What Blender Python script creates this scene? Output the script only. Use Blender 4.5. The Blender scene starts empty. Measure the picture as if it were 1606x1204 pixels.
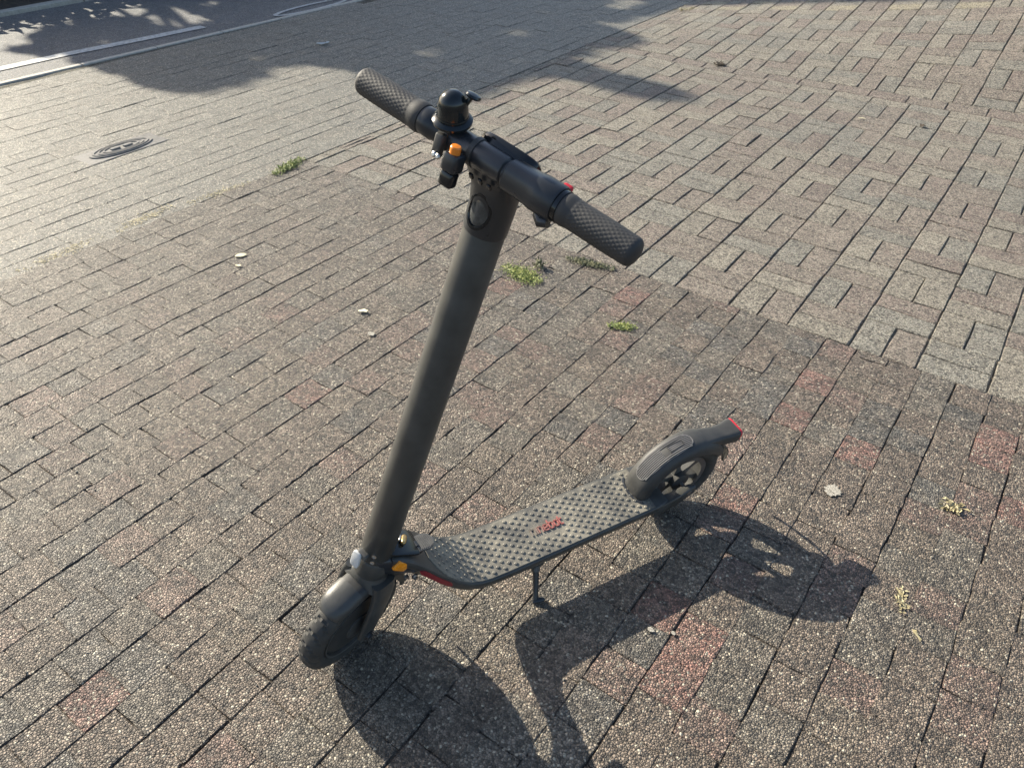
import bpy, bmesh, math, random
from mathutils import Vector, Matrix, noise
C = bpy.context.scene.collection
SC = bpy.context.scene
R = math.radians
rnd = random.Random(7)

# ------------------------------------------------------------------ camera, sky, sun, exposure
CAM_C = (0.0676834, -2.4401365, 1.3799765)
CAM_R = ((0.8148670, 0.5794376, 0.0156141), (0.3673048, -0.4953296, -0.7872330), (-0.4484183, 0.6472253, -0.6164580))
cam_d = bpy.data.cameras.new('camera')
cam = bpy.data.objects.new('camera', cam_d); C.objects.link(cam)
cam_d.sensor_width = 36.0
cam_d.lens = 36.0 * 1207.0 / 1606.0
cam_d.clip_start = 0.02; cam_d.clip_end = 600.0
r_, d_, f_ = CAM_R
cam.matrix_world = Matrix(((r_[0], -d_[0], -f_[0], CAM_C[0]), (r_[1], -d_[1], -f_[1], CAM_C[1]), (r_[2], -d_[2], -f_[2], CAM_C[2]), (0, 0, 0, 1)))
SC.camera = cam

SUN_AZ = R(-4.53)          # direction the light travels, on the ground
SUN_EL = R(29.9)
world = bpy.data.worlds.new("World"); SC.world = world
world.use_nodes = True
wn = world.node_tree.nodes; wl = world.node_tree.links
sky = wn.new('ShaderNodeTexSky'); sky.sky_type = 'NISHITA'; sky.sun_disc = False
sky.sun_elevation = SUN_EL; sky.sun_rotation = R(274.5)
sky.air_density = 1.0; sky.dust_density = 2.0; sky.ozone_density = 1.0
bg = wn['Background']; bg.inputs['Strength'].default_value = 0.092
wl.new(sky.outputs[0], bg.inputs['Color'])
sun_d = bpy.data.lights.new('sun', 'SUN'); sun_d.energy = 4.6; sun_d.angle = R(0.5); sun_d.color = (1.0, 0.91, 0.745)
sun = bpy.data.objects.new('sun', sun_d); C.objects.link(sun)
LDIR = Vector((math.cos(SUN_AZ) * math.cos(SUN_EL), math.sin(SUN_AZ) * math.cos(SUN_EL), -math.sin(SUN_EL)))
sun.rotation_euler = LDIR.to_track_quat('-Z', 'Y').to_euler()
sun.location = (-12, 1, 12)
SC.view_settings.view_transform = 'Standard'; SC.view_settings.look = 'None'
SC.view_settings.exposure = 1.2; SC.view_settings.gamma = 1.0
SC.view_settings.use_curve_mapping = False

# ------------------------------------------------------------------ materials
def new_mat(name):
    m = bpy.data.materials.new(name); m.use_nodes = True
    return m, m.node_tree.nodes, m.node_tree.links, m.node_tree.nodes['Principled BSDF']

def simple(name, col, rough=0.5, metal=0.0, var=0.0, scale=60.0, bump=0.0, bscale=900.0, spec=0.5, dust=0.0, coat=0.0):
    m, n, l, b = new_mat(name)
    b.inputs['Roughness'].default_value = rough; b.inputs['Metallic'].default_value = metal
    b.inputs['Specular IOR Level'].default_value = spec
    b.inputs['Coat Weight'].default_value = coat
    b.inputs['Base Color'].default_value = (*col, 1)
    tc = n.new('ShaderNodeTexCoord')
    if var or dust:
        nz = n.new('ShaderNodeTexNoise'); nz.inputs['Scale'].default_value = scale; nz.inputs['Detail'].default_value = 5
        l.new(tc.outputs['Object'], nz.inputs['Vector'])
        mr = n.new('ShaderNodeMapRange'); mr.inputs[1].default_value = 0.3; mr.inputs[2].default_value = 0.75
        l.new(nz.outputs[0], mr.inputs[0])
        mx = n.new('ShaderNodeMix'); mx.data_type = 'RGBA'
        mx.inputs[6].default_value = (*[c * (1 - var) for c in col], 1)
        mx.inputs[7].default_value = (*[c * (1 + var) + dust * k for c, k in zip(col, (.30, .28, .24))], 1)
        l.new(mr.outputs[0], mx.inputs[0]); l.new(mx.outputs[2], b.inputs['Base Color'])
        rr = n.new('ShaderNodeMapRange'); rr.inputs[3].default_value = rough - .08; rr.inputs[4].default_value = min(1, rough + .14)
        l.new(nz.outputs[0], rr.inputs[0]); l.new(rr.outputs[0], b.inputs['Roughness'])
    if bump:
        nb = n.new('ShaderNodeTexNoise'); nb.inputs['Scale'].default_value = bscale; nb.inputs['Detail'].default_value = 3
        l.new(tc.outputs['Object'], nb.inputs['Vector'])
        bp = n.new('ShaderNodeBump'); bp.inputs['Strength'].default_value = bump; bp.inputs['Distance'].default_value = .001
        l.new(nb.outputs[0], bp.inputs['Height']); l.new(bp.outputs[0], b.inputs['Normal'])
    return m

def stone_mat(name, grain, bump_d, contrast, pale, rough, spec=0.5, stain=0.35, dirt=None, dmax=.85):
    """exposed-aggregate concrete: matrix tinted per stone, mixed grains, rough relief"""
    m, n, l, b = new_mat(name)
    geo = n.new('ShaderNodeNewGeometry')
    at = n.new('ShaderNodeAttribute'); at.attribute_name = 'tint'
    v = n.new('ShaderNodeTexVoronoi'); v.inputs['Scale'].default_value = grain; v.inputs['Randomness'].default_value = 1
    v2 = n.new('ShaderNodeTexVoronoi'); v2.inputs['Scale'].default_value = grain * .47
    nz = n.new('ShaderNodeTexNoise'); nz.inputs['Scale'].default_value = grain * .9; nz.inputs['Detail'].default_value = 4; nz.inputs['Roughness'].default_value = .7
    big = n.new('ShaderNodeTexNoise'); big.inputs['Scale'].default_value = 14; big.inputs['Detail'].default_value = 5; big.inputs['Roughness'].default_value = .65
    for t in (v, v2, nz, big): l.new(geo.outputs['Position'], t.inputs['Vector'])
    sep = n.new('ShaderNodeSeparateColor'); l.new(v.outputs['Color'], sep.inputs[0])
    sep2 = n.new('ShaderNodeSeparateColor'); l.new(v2.outputs['Color'], sep2.inputs[0])
    tint_out = at.outputs['Color']
    if dirt:    # street dirt evens the stones out in soft patches
        dn = n.new('ShaderNodeTexNoise'); dn.inputs['Scale'].default_value = 22; dn.inputs['Detail'].default_value = 6; dn.inputs['Roughness'].default_value = .7
        l.new(geo.outputs['Position'], dn.inputs['Vector'])
        dm = n.new('ShaderNodeMapRange'); dm.inputs[1].default_value = .35; dm.inputs[2].default_value = .68; dm.inputs[3].default_value = 0.0; dm.inputs[4].default_value = dmax
        l.new(dn.outputs[0], dm.inputs[0])
        dx_ = n.new('ShaderNodeMix'); dx_.data_type = 'RGBA'; dx_.inputs[7].default_value = (*dirt, 1)
        l.new(dm.outputs[0], dx_.inputs[0]); l.new(at.outputs['Color'], dx_.inputs[6]); tint_out = dx_.outputs[2]
    # grain brightness multiplier
    mr = n.new('ShaderNodeMapRange'); mr.inputs[3].default_value = 1 - contrast; mr.inputs[4].default_value = 1 + contrast
    l.new(sep.outputs[0], mr.inputs[0])
    st = n.new('ShaderNodeMapRange'); st.inputs[1].default_value = .3; st.inputs[2].default_value = .72
    st.inputs[3].default_value = 1 - stain; st.inputs[4].default_value = 1 + stain * .6
    l.new(big.outputs[0], st.inputs[0])
    mu = n.new('ShaderNodeMath'); mu.operation = 'MULTIPLY'; l.new(mr.outputs[0], mu.inputs[0]); l.new(st.outputs[0], mu.inputs[1])
    sc = n.new('ShaderNodeVectorMath'); sc.operation = 'SCALE'; l.new(tint_out, sc.inputs[0]); l.new(mu.outputs[0], sc.inputs['Scale'])
    # pale quartz grains
    gt = n.new('ShaderNodeMapRange'); gt.inputs[1].default_value = 1 - pale; gt.inputs[2].default_value = 1 - pale + .04
    l.new(sep.outputs[1], gt.inputs[0])
    mx = n.new('ShaderNodeMix'); mx.data_type = 'RGBA'; mx.inputs[7].default_value = (.52, .47, .37, 1)
    l.new(gt.outputs[0], mx.inputs[0]); l.new(sc.outputs[0], mx.inputs[6])
    # dark grains
    dk = n.new('ShaderNodeMapRange'); dk.inputs[1].default_value = .86; dk.inputs[2].default_value = .9
    l.new(sep2.outputs[2], dk.inputs[0])
    mx2 = n.new('ShaderNodeMix'); mx2.data_type = 'RGBA'; mx2.inputs[7].default_value = (.045, .042, .04, 1)
    dkm = n.new('ShaderNodeMath'); dkm.operation = 'MULTIPLY'; dkm.inputs[1].default_value = .6; l.new(dk.outputs[0], dkm.inputs[0])
    l.new(dkm.outputs[0], mx2.inputs[0]); l.new(mx.outputs[2], mx2.inputs[6])
    l.new(mx2.outputs[2], b.inputs['Base Color'])
    ve = n.new('ShaderNodeTexVoronoi'); ve.feature = 'DISTANCE_TO_EDGE'; ve.inputs['Scale'].default_value = grain
    l.new(geo.outputs['Position'], ve.inputs['Vector'])
    em = n.new('ShaderNodeMapRange'); em.inputs[1].default_value = 0.0; em.inputs[2].default_value = .14; em.inputs[3].default_value = .5; em.inputs[4].default_value = 1.08
    l.new(ve.outputs['Distance'], em.inputs[0])
    sc2 = n.new('ShaderNodeVectorMath'); sc2.operation = 'SCALE'; l.new(mx2.outputs[2], sc2.inputs[0]); l.new(em.outputs[0], sc2.inputs['Scale'])
    l.new(sc2.outputs[0], b.inputs['Base Color'])
    # relief: rounded grains + fine pits
    h1 = n.new('ShaderNodeMath'); h1.operation = 'MULTIPLY'; h1.inputs[1].default_value = -1.0; l.new(v.outputs['Distance'], h1.inputs[0])
    h2 = n.new('ShaderNodeMath'); h2.operation = 'MULTIPLY_ADD'; h2.inputs[1].default_value = 1.5; l.new(sep.outputs[2], h2.inputs[0]); l.new(h1.outputs[0], h2.inputs[2])
    h3 = n.new('ShaderNodeMath'); h3.operation = 'MULTIPLY_ADD'; h3.inputs[1].default_value = 1.6; l.new(nz.outputs[0], h3.inputs[0]); l.new(h2.outputs[0], h3.inputs[2])
    eh = n.new('ShaderNodeMapRange'); eh.inputs[2].default_value = .18; eh.inputs[4].default_value = .8; l.new(ve.outputs['Distance'], eh.inputs[0])
    h35 = n.new('ShaderNodeMath'); h35.operation = 'ADD'; l.new(h3.outputs[0], h35.inputs[0]); l.new(eh.outputs[0], h35.inputs[1])
    h4 = n.new('ShaderNodeMath'); h4.operation = 'MULTIPLY_ADD'; h4.inputs[1].default_value = 1.5; l.new(big.outputs[0], h4.inputs[0]); l.new(h35.outputs[0], h4.inputs[2])
    bp = n.new('ShaderNodeBump'); bp.inputs['Strength'].default_value = 1.0; bp.inputs['Distance'].default_value = bump_d
    l.new(h4.outputs[0], bp.inputs['Height']); l.new(bp.outputs[0], b.inputs['Normal'])
    b.inputs['Roughness'].default_value = rough; b.inputs['Specular IOR Level'].default_value = spec
    return m

M_SETT = stone_mat('worn_sett', 205, .0042, .66, .07, .55, .55, .38, (.205, .168, .133))
M_SAND = stone_mat('joint_grit', 300, .002, .5, .06, .8, .3, .4)
M_WEAVE = stone_mat('block_paver', 250, .0027, .58, .10, .62, .5, .25, (.31, .278, .226), .6)
M_WALK = stone_mat('sidewalk_paver', 230, .0020, .45, .14, .5, .6, .28, (.195, .188, .158), .75)
M_ASPH = stone_mat('asphalt', 240, .0010, .4, .06, .6, stain=.15)
M_JOINT = simple('joint_sand', (.19, .16, .12), .95, 0, .45, 40, 1.0, 500)
M_SOIL = simple('soil', (.06, .048, .035), .95, 0, .5, 30, 1.0, 200)
M_KERB = simple('kerb_concrete', (.40, .38, .33), .7, 0, .2, 50, .6, 400)
M_PAINT = simple('road_paint', (.42, .43, .42), .6, 0, .38, 45, .5, 400)
M_IRON = simple('cast_iron', (.185, .18, .17), .7, .0, .35, 60, .5, 500, .3)
M_BODY = simple('dark_grey_paint', (.049, .050, .047), .38, 0, .16, 26, .15, 2500, dust=.05)
M_PLAS = simple('black_plastic', (.042, .042, .040), .5, 0, .15, 30, .15, 2000, dust=.025)
M_PLAS_B = simple('satin_black_plastic', (.024, .027, .031), .27, 0, .1, 30, .1, 1500)
M_GLOSS = simple('gloss_black', (.010, .012, .014), .12, 0, 0)
M_BELL = simple('black_bell_enamel', (.012, .016, .018), .14, 0, .1, 60)
M_RUB = simple('tyre_rubber', (.038, .037, .034), .72, 0, .2, 40, .3, 1200, dust=.07)
M_GRIP = simple('grip_rubber', (.036, .036, .036), .62, 0, .12, 40, .2, 1500, dust=.02)
M_STEEL = simple('steel', (.55, .54, .52), .32, 1, .15, 60)
M_WHITE = simple('white_reflector', (.60, .61, .60), .25, 0, .06, 40)
M_ORANGE = simple('orange_reflector', (.95, .33, .015), .22, 0, .12, 120, .4, 600)
M_ORBTN = simple('orange_button', (.80, .24, .03), .35, 0)
M_REDST = simple('red_reflector', (.28, .028, .035), .3, 0, .12, 100)
M_REDLT = simple('red_lens', (.55, .035, .05), .22, 0)
M_PEDAL = simple('grey_pedal', (.092, .092, .09), .5, 0, .15, 80)
M_GOLD = simple('brass_latch', (.52, .36, .16), .3, .9, .25, 80)
M_LENS = simple('headlight_glass', (.06, .065, .065), .08, 0, .4, 140, coat=.6)
M_RIB = simple('grey_rib', (.16, .155, .15), .42, 0, .15, 60)
M_RIM = simple('rim_grey', (.10, .10, .095), .45, .3, .2, 50, dust=.05)

def mat_mat():
    m, n, l, b = new_mat('dusty_deck_rubber')
    tc = n.new('ShaderNodeTexCoord')
    nz = n.new('ShaderNodeTexNoise'); nz.inputs['Scale'].default_value = 16; nz.inputs['Detail'].default_value = 6; nz.inputs['Roughness'].default_value = .62
    fn = n.new('ShaderNodeTexNoise'); fn.inputs['Scale'].default_value = 260; fn.inputs['Detail'].default_value = 4
    l.new(tc.outputs['Object'], nz.inputs['Vector']); l.new(tc.outputs['Object'], fn.inputs['Vector'])
    a = n.new('ShaderNodeMath'); a.operation = 'MULTIPLY_ADD'; a.inputs[1].default_value = .35; l.new(fn.outputs[0], a.inputs[0]); l.new(nz.outputs[0], a.inputs[2])
    mr = n.new('ShaderNodeMapRange'); mr.inputs[1].default_value = .55; mr.inputs[2].default_value = .95; l.new(a.outputs[0], mr.inputs[0])
    mx = n.new('ShaderNodeMix'); mx.data_type = 'RGBA'; mx.inputs[6].default_value = (.098, .095, .084, 1); mx.inputs[7].default_value = (.34, .31, .24, 1)
    l.new(mr.outputs[0], mx.inputs[0]); l.new(mx.outputs[2], b.inputs['Base Color'])
    b.inputs['Roughness'].default_value = .62
    bp = n.new('ShaderNodeBump'); bp.inputs['Strength'].default_value = .3; bp.inputs['Distance'].default_value = .0006
    l.new(fn.outputs[0], bp.inputs['Height']); l.new(bp.outputs[0], b.inputs['Normal'])
    return m
M_MAT = mat_mat()

def attr_mat(name, rough=.6, bump=0):
    m, n, l, b = new_mat(name)
    at = n.new('ShaderNodeAttribute'); at.attribute_name = 'tint'
    l.new(at.outputs['Color'], b.inputs['Base Color']); b.inputs['Roughness'].default_value = rough
    return m
M_LETTER = attr_mat('worn_lettering', .5)

def leaf_mat(name, a, bcol, scale=9):
    m, n, l, b = new_mat(name)
    geo = n.new('ShaderNodeNewGeometry')
    nz = n.new('ShaderNodeTexNoise'); nz.inputs['Scale'].default_value = scale; nz.inputs['Detail'].default_value = 3
    l.new(geo.outputs['Position'], nz.inputs['Vector'])
    mr = n.new('ShaderNodeMapRange'); mr.inputs[1].default_value = .32; mr.inputs[2].default_value = .68; l.new(nz.outputs[0], mr.inputs[0])
    mx = n.new('ShaderNodeMix'); mx.data_type = 'RGBA'; mx.inputs[6].default_value = (*a, 1); mx.inputs[7].default_value = (*bcol, 1)
    l.new(mr.outputs[0], mx.inputs[0]); l.new(mx.outputs[2], b.inputs['Base Color']); b.inputs['Roughness'].default_value = .6
    b.inputs['Transmission Weight'].default_value = 0
    return m
M_LEAF = leaf_mat('tree_leaves', (.03, .065, .02), (.07, .11, .03), 3)
M_WEED = leaf_mat('weed_leaves', (.14, .20, .05), (.36, .38, .11), 60)
M_WEEDG = leaf_mat('grey_weed_leaves', (.08, .10, .05), (.20, .19, .09), 60)
M_DRY = leaf_mat('dry_grass', (.30, .25, .13), (.44, .39, .24), 80)
M_PALE = leaf_mat('pale_litter', (.62, .56, .34), (.75, .70, .50), 90)
M_SPLASH = simple('pale_splash', (.33, .31, .265), .85, 0, .55, 220, 1.0, 500)
M_BARK = simple('bark', (.10, .08, .06), .9, 0, .4, 12, 1, 60)

# ------------------------------------------------------------------ mesh helpers
def finish(name, verts, faces, mat, parent=None, smooth=None, recalc=True, tint=None):
    me = bpy.data.meshes.new(name)
    me.from_pydata([tuple(v) for v in verts], [], faces)
    if recalc:
        bm = bmesh.new(); bm.from_mesh(me); bmesh.ops.recalc_face_normals(bm, faces=bm.faces[:]); bm.to_mesh(me); bm.free()
    me.materials.append(mat)
    if tint is not None:
        ca = me.color_attributes.new('tint', 'FLOAT_COLOR', 'POINT')
        if isinstance(tint, tuple): ca.data.foreach_set('color', [*tint, 1.0] * len(me.vertices))
        else:
            flat = []
            for t in tint: flat += [*t, 1.0]
            ca.data.foreach_set('color', flat)
    if smooth is not None:
        me.polygons.foreach_set('use_smooth', [True] * len(me.polygons))
        me.set_sharp_from_angle(angle=R(smooth))
    o = bpy.data.objects.new(name, me); C.objects.link(o)
    if parent is not None: o.parent = parent
    return o

def ident(a, b, c): return Vector((a, b, c))

class MB:
    def __init__(s, T=ident): s.v = []; s.f = []; s.T = T
    def loft(s, rings, cap0=True, cap1=True, closed=True):
        n = len(rings[0]); base = len(s.v)
        for r in rings:
            for p in r: s.v.append(s.T(*p))
        for i in range(len(rings) - 1):
            for j in range(n if closed else n - 1):
                k = (j + 1) % n
                s.f.append((base + i * n + j, base + i * n + k, base + (i + 1) * n + k, base + (i + 1) * n + j))
        if cap0: s.f.append(tuple(base + j for j in range(n))[::-1])
        if cap1: s.f.append(tuple(base + (len(rings) - 1) * n + j for j in range(n)))
        return s
    def loop_loft(s, rings):   # rings closed into a torus
        n = len(rings[0]); m = len(rings); base = len(s.v)
        for r in rings:
            for p in r: s.v.append(s.T(*p))
        for i in range(m):
            i2 = (i + 1) % m
            for j in range(n):
                k = (j + 1) % n
                s.f.append((base + i * n + j, base + i * n + k, base + i2 * n + k, base + i2 * n + j))
        return s
    def frame_ring(s, c, u, w, ru, rw, n=16, sq=2.0, ph=0):
        out = []
        for i in range(n):
            t = 2 * math.pi * i / n + ph; ct, st = math.cos(t), math.sin(t)
            x = math.copysign(abs(ct) ** (2 / sq), ct) * ru; y = math.copysign(abs(st) ** (2 / sq), st) * rw
            out.append(Vector(c) + Vector(u) * x + Vector(w) * y)
        return out
    def tube(s, pts, radii, n=14, sq=2.0, up=(0, 0, 1), flat=1.0):
        pts = [Vector(p) for p in pts]
        if not isinstance(radii, (list, tuple)): radii = [radii] * len(pts)
        rings = []
        for i, p in enumerate(pts):
            d = (pts[min(i + 1, len(pts) - 1)] - pts[max(i - 1, 0)]).normalized()
            u = Vector(up)
            if abs(u.dot(d)) > .95: u = Vector((1, 0, 0)) if abs(d.x) < .9 else Vector((0, 1, 0))
            w = d.cross(u).normalized(); u2 = w.cross(d).normalized()
            rings.append(s.frame_ring(p, w, u2, radii[i], radii[i] * flat, n, sq))
        return s.loft(rings)
    def lathe(s, c, axis, prof, n=24, cap0=True, cap1=True):
        """prof: (distance along axis, radius)"""
        a = Vector(axis).normalized(); h = Vector((1, 0, 0)) if abs(a.x) < .8 else Vector((0, 1, 0))
        u = a.cross(h).normalized(); w = a.cross(u)
        return s.loft([s.frame_ring(Vector(c) + a * d, u, w, r, r, n) for d, r in prof], cap0, cap1)
    def rbox(s, c, ax, ay, az, size, r=.002, rc=None, n=16, sq=6.0):
        ax, ay, az = (Vector(k).normalized() for k in (ax, ay, az)); c = Vector(c); hx, hy, hz = (k / 2 for k in size)
        rings = []
        for dz, ins in ((-hz, r), (-hz + r * .3, r * .3), (-hz + r, 0), (hz - r, 0), (hz - r * .3, r * .3), (hz, r)):
            rings.append(s.frame_ring(c + az * dz, ax, ay, hx - ins, hy - ins, n, sq, math.pi / n))
        return s.loft(rings)
    def build(s, name, mat, parent=None, smooth=40, tint=None):
        return finish(name, s.v, s.f, mat, parent, smooth, True, tint)

def kind(o, k): o['kind'] = k; return o
def tag(o, label, cat=None, group=None):
    o['label'] = label
    if cat: o['category'] = cat
    if group: o['group'] = group
    return o
def empty(name, loc=(0, 0, 0)):
    o = bpy.data.objects.new(name, None); C.objects.link(o); o.location = loc; o.empty_display_size = .1
    return o

# ------------------------------------------------------------------ terrain height
def H(x, y):
    """flat, with a ramp that rises towards the building side on the far right"""
    d = y - 2.3
    if d < -1.4: return 0.0
    s = max(0.0, min(.42, .344 + .128 * x))
    sp = .12 * math.log(1 + math.exp(min(60, d / .12)))
    rip = .011 * noise.noise((x * 1.25, y * 1.0, 7.3)) * max(0, min(1, (y - .5) / .8)) * max(0, min(1, (x + 2.6) / .5))
    return rip + s * 3.8 * (1 - math.exp(-sp / 3.8)) + .02 * max(0, min(1, (x + 1.2))) * max(0, min(1, (y - 1.2)))

def px_size(x, y, z, area):
    v = Vector((x, y, z)) - Vector(CAM_C)
    zc = v.dot(Vector(f_))
    if zc < .1: return 0
    u = 803 + 1207 * v.dot(Vector(r_)) / zc; w = 602 + 1207 * v.dot(Vector(d_)) / zc
    if not (-30 < u < 1636 and -30 < w < 1234): return 0
    return area * (-v.normalized().z) / (zc * zc) * 1e6

class Pave:
    """collects pavers; the 300 largest in view become objects, the others one joined part"""
    def __init__(s): s.items = []
    def add(s, cx, cy, hx, hy, tint, jit=.0015, bev=.003, dz=0, tilt=(0, 0), rot=0):
        n = []; cr = min(hx, hy) * rnd.uniform(.05, .15) if jit > .002 else min(hx, hy) * .06
        def j(): return rnd.uniform(-jit, jit)
        sx, sy = hx, hy
        def side(p, q):
            m = 1 if jit <= .002 else 3
            for k in range(m):
                t = (k + 1) / (m + 1)
                n.append((p[0] + (q[0] - p[0]) * t + j(), p[1] + (q[1] - p[1]) * t + j()))
        corners = [((-sx, -sy + cr), (-sx + cr, -sy)), ((sx - cr, -sy), (sx, -sy + cr)), ((sx, sy - cr), (sx - cr, sy)), ((-sx + cr, sy), (-sx, sy - cr))]
        for i, (a, b) in enumerate(corners):
            n.append((a[0] + j(), a[1] + j())); n.append((b[0] + j(), b[1] + j()))
            side(b, corners[(i + 1) % 4][0])
        k = len(n); V = []
        c_, s_ = math.cos(rot), math.sin(rot)
        def place(x, y, z):
            X = cx + c_ * x - s_ * y; Y = cy + s_ * x + c_ * y
            return (X, Y, H(X, Y) + z + dz + tilt[0] * x + tilt[1] * y)
        for (x, y) in n: V.append(place(x, y, -.034))
        for (x, y) in n: V.append(place(x, y, -bev * rnd.uniform(.5, 1.7)))
        for (x, y) in n:
            L = math.hypot(x, y); f = 1 - bev * rnd.uniform(.9, 1.7) / L
            V.append(place(x * f, y * f, 0))
        F = []
        for i in range(k):
            i2 = (i + 1) % k
            F.append((i, i2, k + i2, k + i)); F.append((k + i, k + i2, 2 * k + i2, 2 * k + i))
        F.append(tuple(range(2 * k, 3 * k)))
        s.items.append((px_size(cx, cy, H(cx, cy), hx * hy * 4), V, F, tint))
    def build(s, parent, name, mat, rest_label, limit=300):
        s.items.sort(key=lambda t: -t[0])
        for a, V, F, t in s.items[:limit]:
            finish(name, V, F, mat, parent, None, False, t)
        V2 = []; F2 = []; T2 = []
        for a, V, F, t in s.items[limit:]:
            b = len(V2); V2 += V; F2 += [tuple(i + b for i in f) for f in F]; T2 += [t] * len(V)
        o = finish(name + '_field', V2, F2, mat, parent, None, False, T2); o['kind'] = 'stuff'; o['label'] = rest_label

def sheet(name, x0, x1, y0, y1, dz, mat, nx=24, ny=40, parent=None, tint=None, rough=False):
    V = []; F = []
    for i in range(nx + 1):
        for j in range(ny + 1):
            x = x0 + (x1 - x0) * i / nx; y = y0 + (y1 - y0) * j / ny
            V.append((x, y, H(x, y) + dz + (.0034 * min(.55, max(-1, 1.6 * noise.noise((x * 5, y * 5, 2)))) if rough else 0)))
    for i in range(nx):
        for j in range(ny):
            a = i * (ny + 1) + j; F.append((a, a + ny + 1, a + ny + 2, a + 1))
    return finish(name, V, F, mat, parent, 60, False, tint)

def mixc(a, b, t): return tuple(x + (y - x) * t for x, y in zip(a, b))
def vary(c, s): k = 1 + rnd.uniform(-s, s); return tuple(x * k for x in c)

# ------------------------------------------------------------------ ground pieces
far_ground = kind(finish('ground', [(-300, -300, -.16), (300, -300, -.16), (300, 300, -.16), (-300, 300, -.16)], [(0, 1, 2, 3)], M_SOIL, None, None, False), 'structure')
far_ground['label'] = 'bare ground stretching away behind the paving'

# sett pavement under the scooter
pav = kind(sheet('pavement', -2.66, 1.6, -3.6, -.2, -.0050, M_SAND, 100, 80, None, (.125, .103, .080), True), 'structure'); pav['label'] = 'worn reddish brown square sett paving under the scooter'
REDS = [(-.216, -.495), (-.24, -.675), (-.032, -.681), (.254, -.415), (-.859, -.387), (.286, -.528), (-.191, -1.003), (-.128, -1.577), (-1.374, -1.334), (-1.174, -1.42), (-.187, -1.441), (-1.797, -1.158), (-1.024, -2.266), (-1.922, -1.857), (-1.25, -.52), (.36, -.66), (.12, -1.75)]
GREYS = [(-.197, -1.495), (-1.2, -1.357), (-.006, -.574), (-1.246, -2.103), (-1.134, -.613), (-.633, -.538), (.10, -.56)]
P = Pave()
c_brown = (.205, .162, .127); c_grey = (.194, .175, .143); c_pink = (.240, .162, .132); c_dark = (.146, .142, .128); c_red = (.285, .152, .124); c_tan = (.225, .184, .140)
PX = .0957
for i in range(-29, 17):
    xb = .004 + PX * i + PX / 2 + .0012 * math.sin(i * 2.1)
    y = -3.6 + rnd.uniform(0, .1)
    while y < -.205:
        ln = rnd.gauss(.0965, .0045) if rnd.random() > .05 else rnd.uniform(.07, .125)
        y2 = min(y + ln, -.203)
        if -.203 - y2 < .03: y2 = -.203
        yc = (y + y2) / 2; xc = xb + .014 * (yc + 1.5)
        if xc < -2.70: y = y2; continue
        if y2 - y > .02:
            u = rnd.random()
            t = c_brown if u < .42 else c_grey if u < .66 else c_tan if u < .78 else c_pink if u < .9 else c_dark
            for q in REDS:
                if abs(xc - q[0]) < .052 and abs(yc - q[1]) < .052: t = c_red
            for q in GREYS:
                if abs(xc - q[0]) < .052 and abs(yc - q[1]) < .052: t = c_dark
            if xc < -.9: t = mixc(t, (.225, .208, .175), min(.75, (-.9 - xc) * .45))  # mostly glare put into the tint, partly dust: setts turn paler grey leftwards
            hx = PX / 2 + rnd.uniform(-.0006, .0007); hy = (y2 - y) / 2 + rnd.uniform(-.0006, .0006)
            xo = rnd.gauss(0, .0007) + .0035 * noise.noise((xc * 1.3, yc * 1.8, 3))
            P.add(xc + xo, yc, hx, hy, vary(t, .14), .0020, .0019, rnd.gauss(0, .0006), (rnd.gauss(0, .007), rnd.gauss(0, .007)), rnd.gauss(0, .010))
        y = y2
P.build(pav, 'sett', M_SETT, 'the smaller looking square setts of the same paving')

# basket weave forecourt
fore = kind(sheet('forecourt', -2.66, 2.2, -.2, 7.0, -.0085, M_JOINT, 60, 90, None, None, True), 'structure'); fore['label'] = 'pale basket weave block paving that ramps up at the far right'
P = Pave()
w_lo = (.345, .312, .250); w_grey = (.282, .270, .228); w_pink = (.285, .236, .194); w_rose = (.262, .205, .172); w_yel = (.42, .37, .25)
def wt(light):
    u = rnd.random()
    if light: t = w_lo if u < .45 else w_grey if u < .85 else w_pink
    else: t = w_pink if u < .5 else w_rose if u < .75 else w_lo if u < .85 else w_grey
    return vary(t, .1)
def cell(x0, y0, dx, dy, vertical, far=False):
    g = lambda: rnd.uniform(.0002, .0019)
    if vertical:
        for k in range(2):
            P.add(x0 + dx * (.25 + .5 * k), y0 + dy / 2, dx / 4 - g() - .0004, dy / 2 - g(), wt(k == 0), .0013, .0034, rnd.gauss(0, .0012), (rnd.gauss(0, .008), rnd.gauss(0, .007)), rnd.gauss(0, .005))
    else:
        for k in range(2):
            t = wt(k == 0)
            if far and k == 0 and y0 > 3.4: t = vary(w_yel, .1)
            P.add(x0 + dx / 2, y0 + dy * (.25 + .5 * k), dx / 2 - g() - .0008, dy / 4 - g() * .7 - .0006, t, .0013, .0034, rnd.gauss(0, .0012), (rnd.gauss(0, .008), rnd.gauss(0, .007)), rnd.gauss(0, .005))
for u in range(-14, 11):
    for v in range(-1, 11):
        x0 = .2 * u; dx = .2
        if x0 < -2.66: x0 = -2.655; dx = .2 * (u + 1) - x0
        cell(x0, .2 * v, dx, .2, (u + v) % 2 == 0)
    x0 = max(.2 * u, -2.655); dx = .2 * (u + 1) - x0
    P.add(x0 + dx / 2, 2.241, dx / 2 - .002, .0385, wt(True), .0015, .003)
    P.add(x0 + dx / 2 - .03, 2.329, dx / 2 - .002, .0465, wt(False), .0015, .003)
for i in range(-12, 14):
    for k in range(0, 23):
        x0 = -.218 - .3 + .2 * i; dx = .2
        if x0 < -2.655:
            if x0 + dx < -2.6: continue
            dx = x0 + dx + 2.655; x0 = -2.655
        cell(x0, 2.38 + .2 * k, dx, .2, (i + k) % 2 == 0, True)
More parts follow.
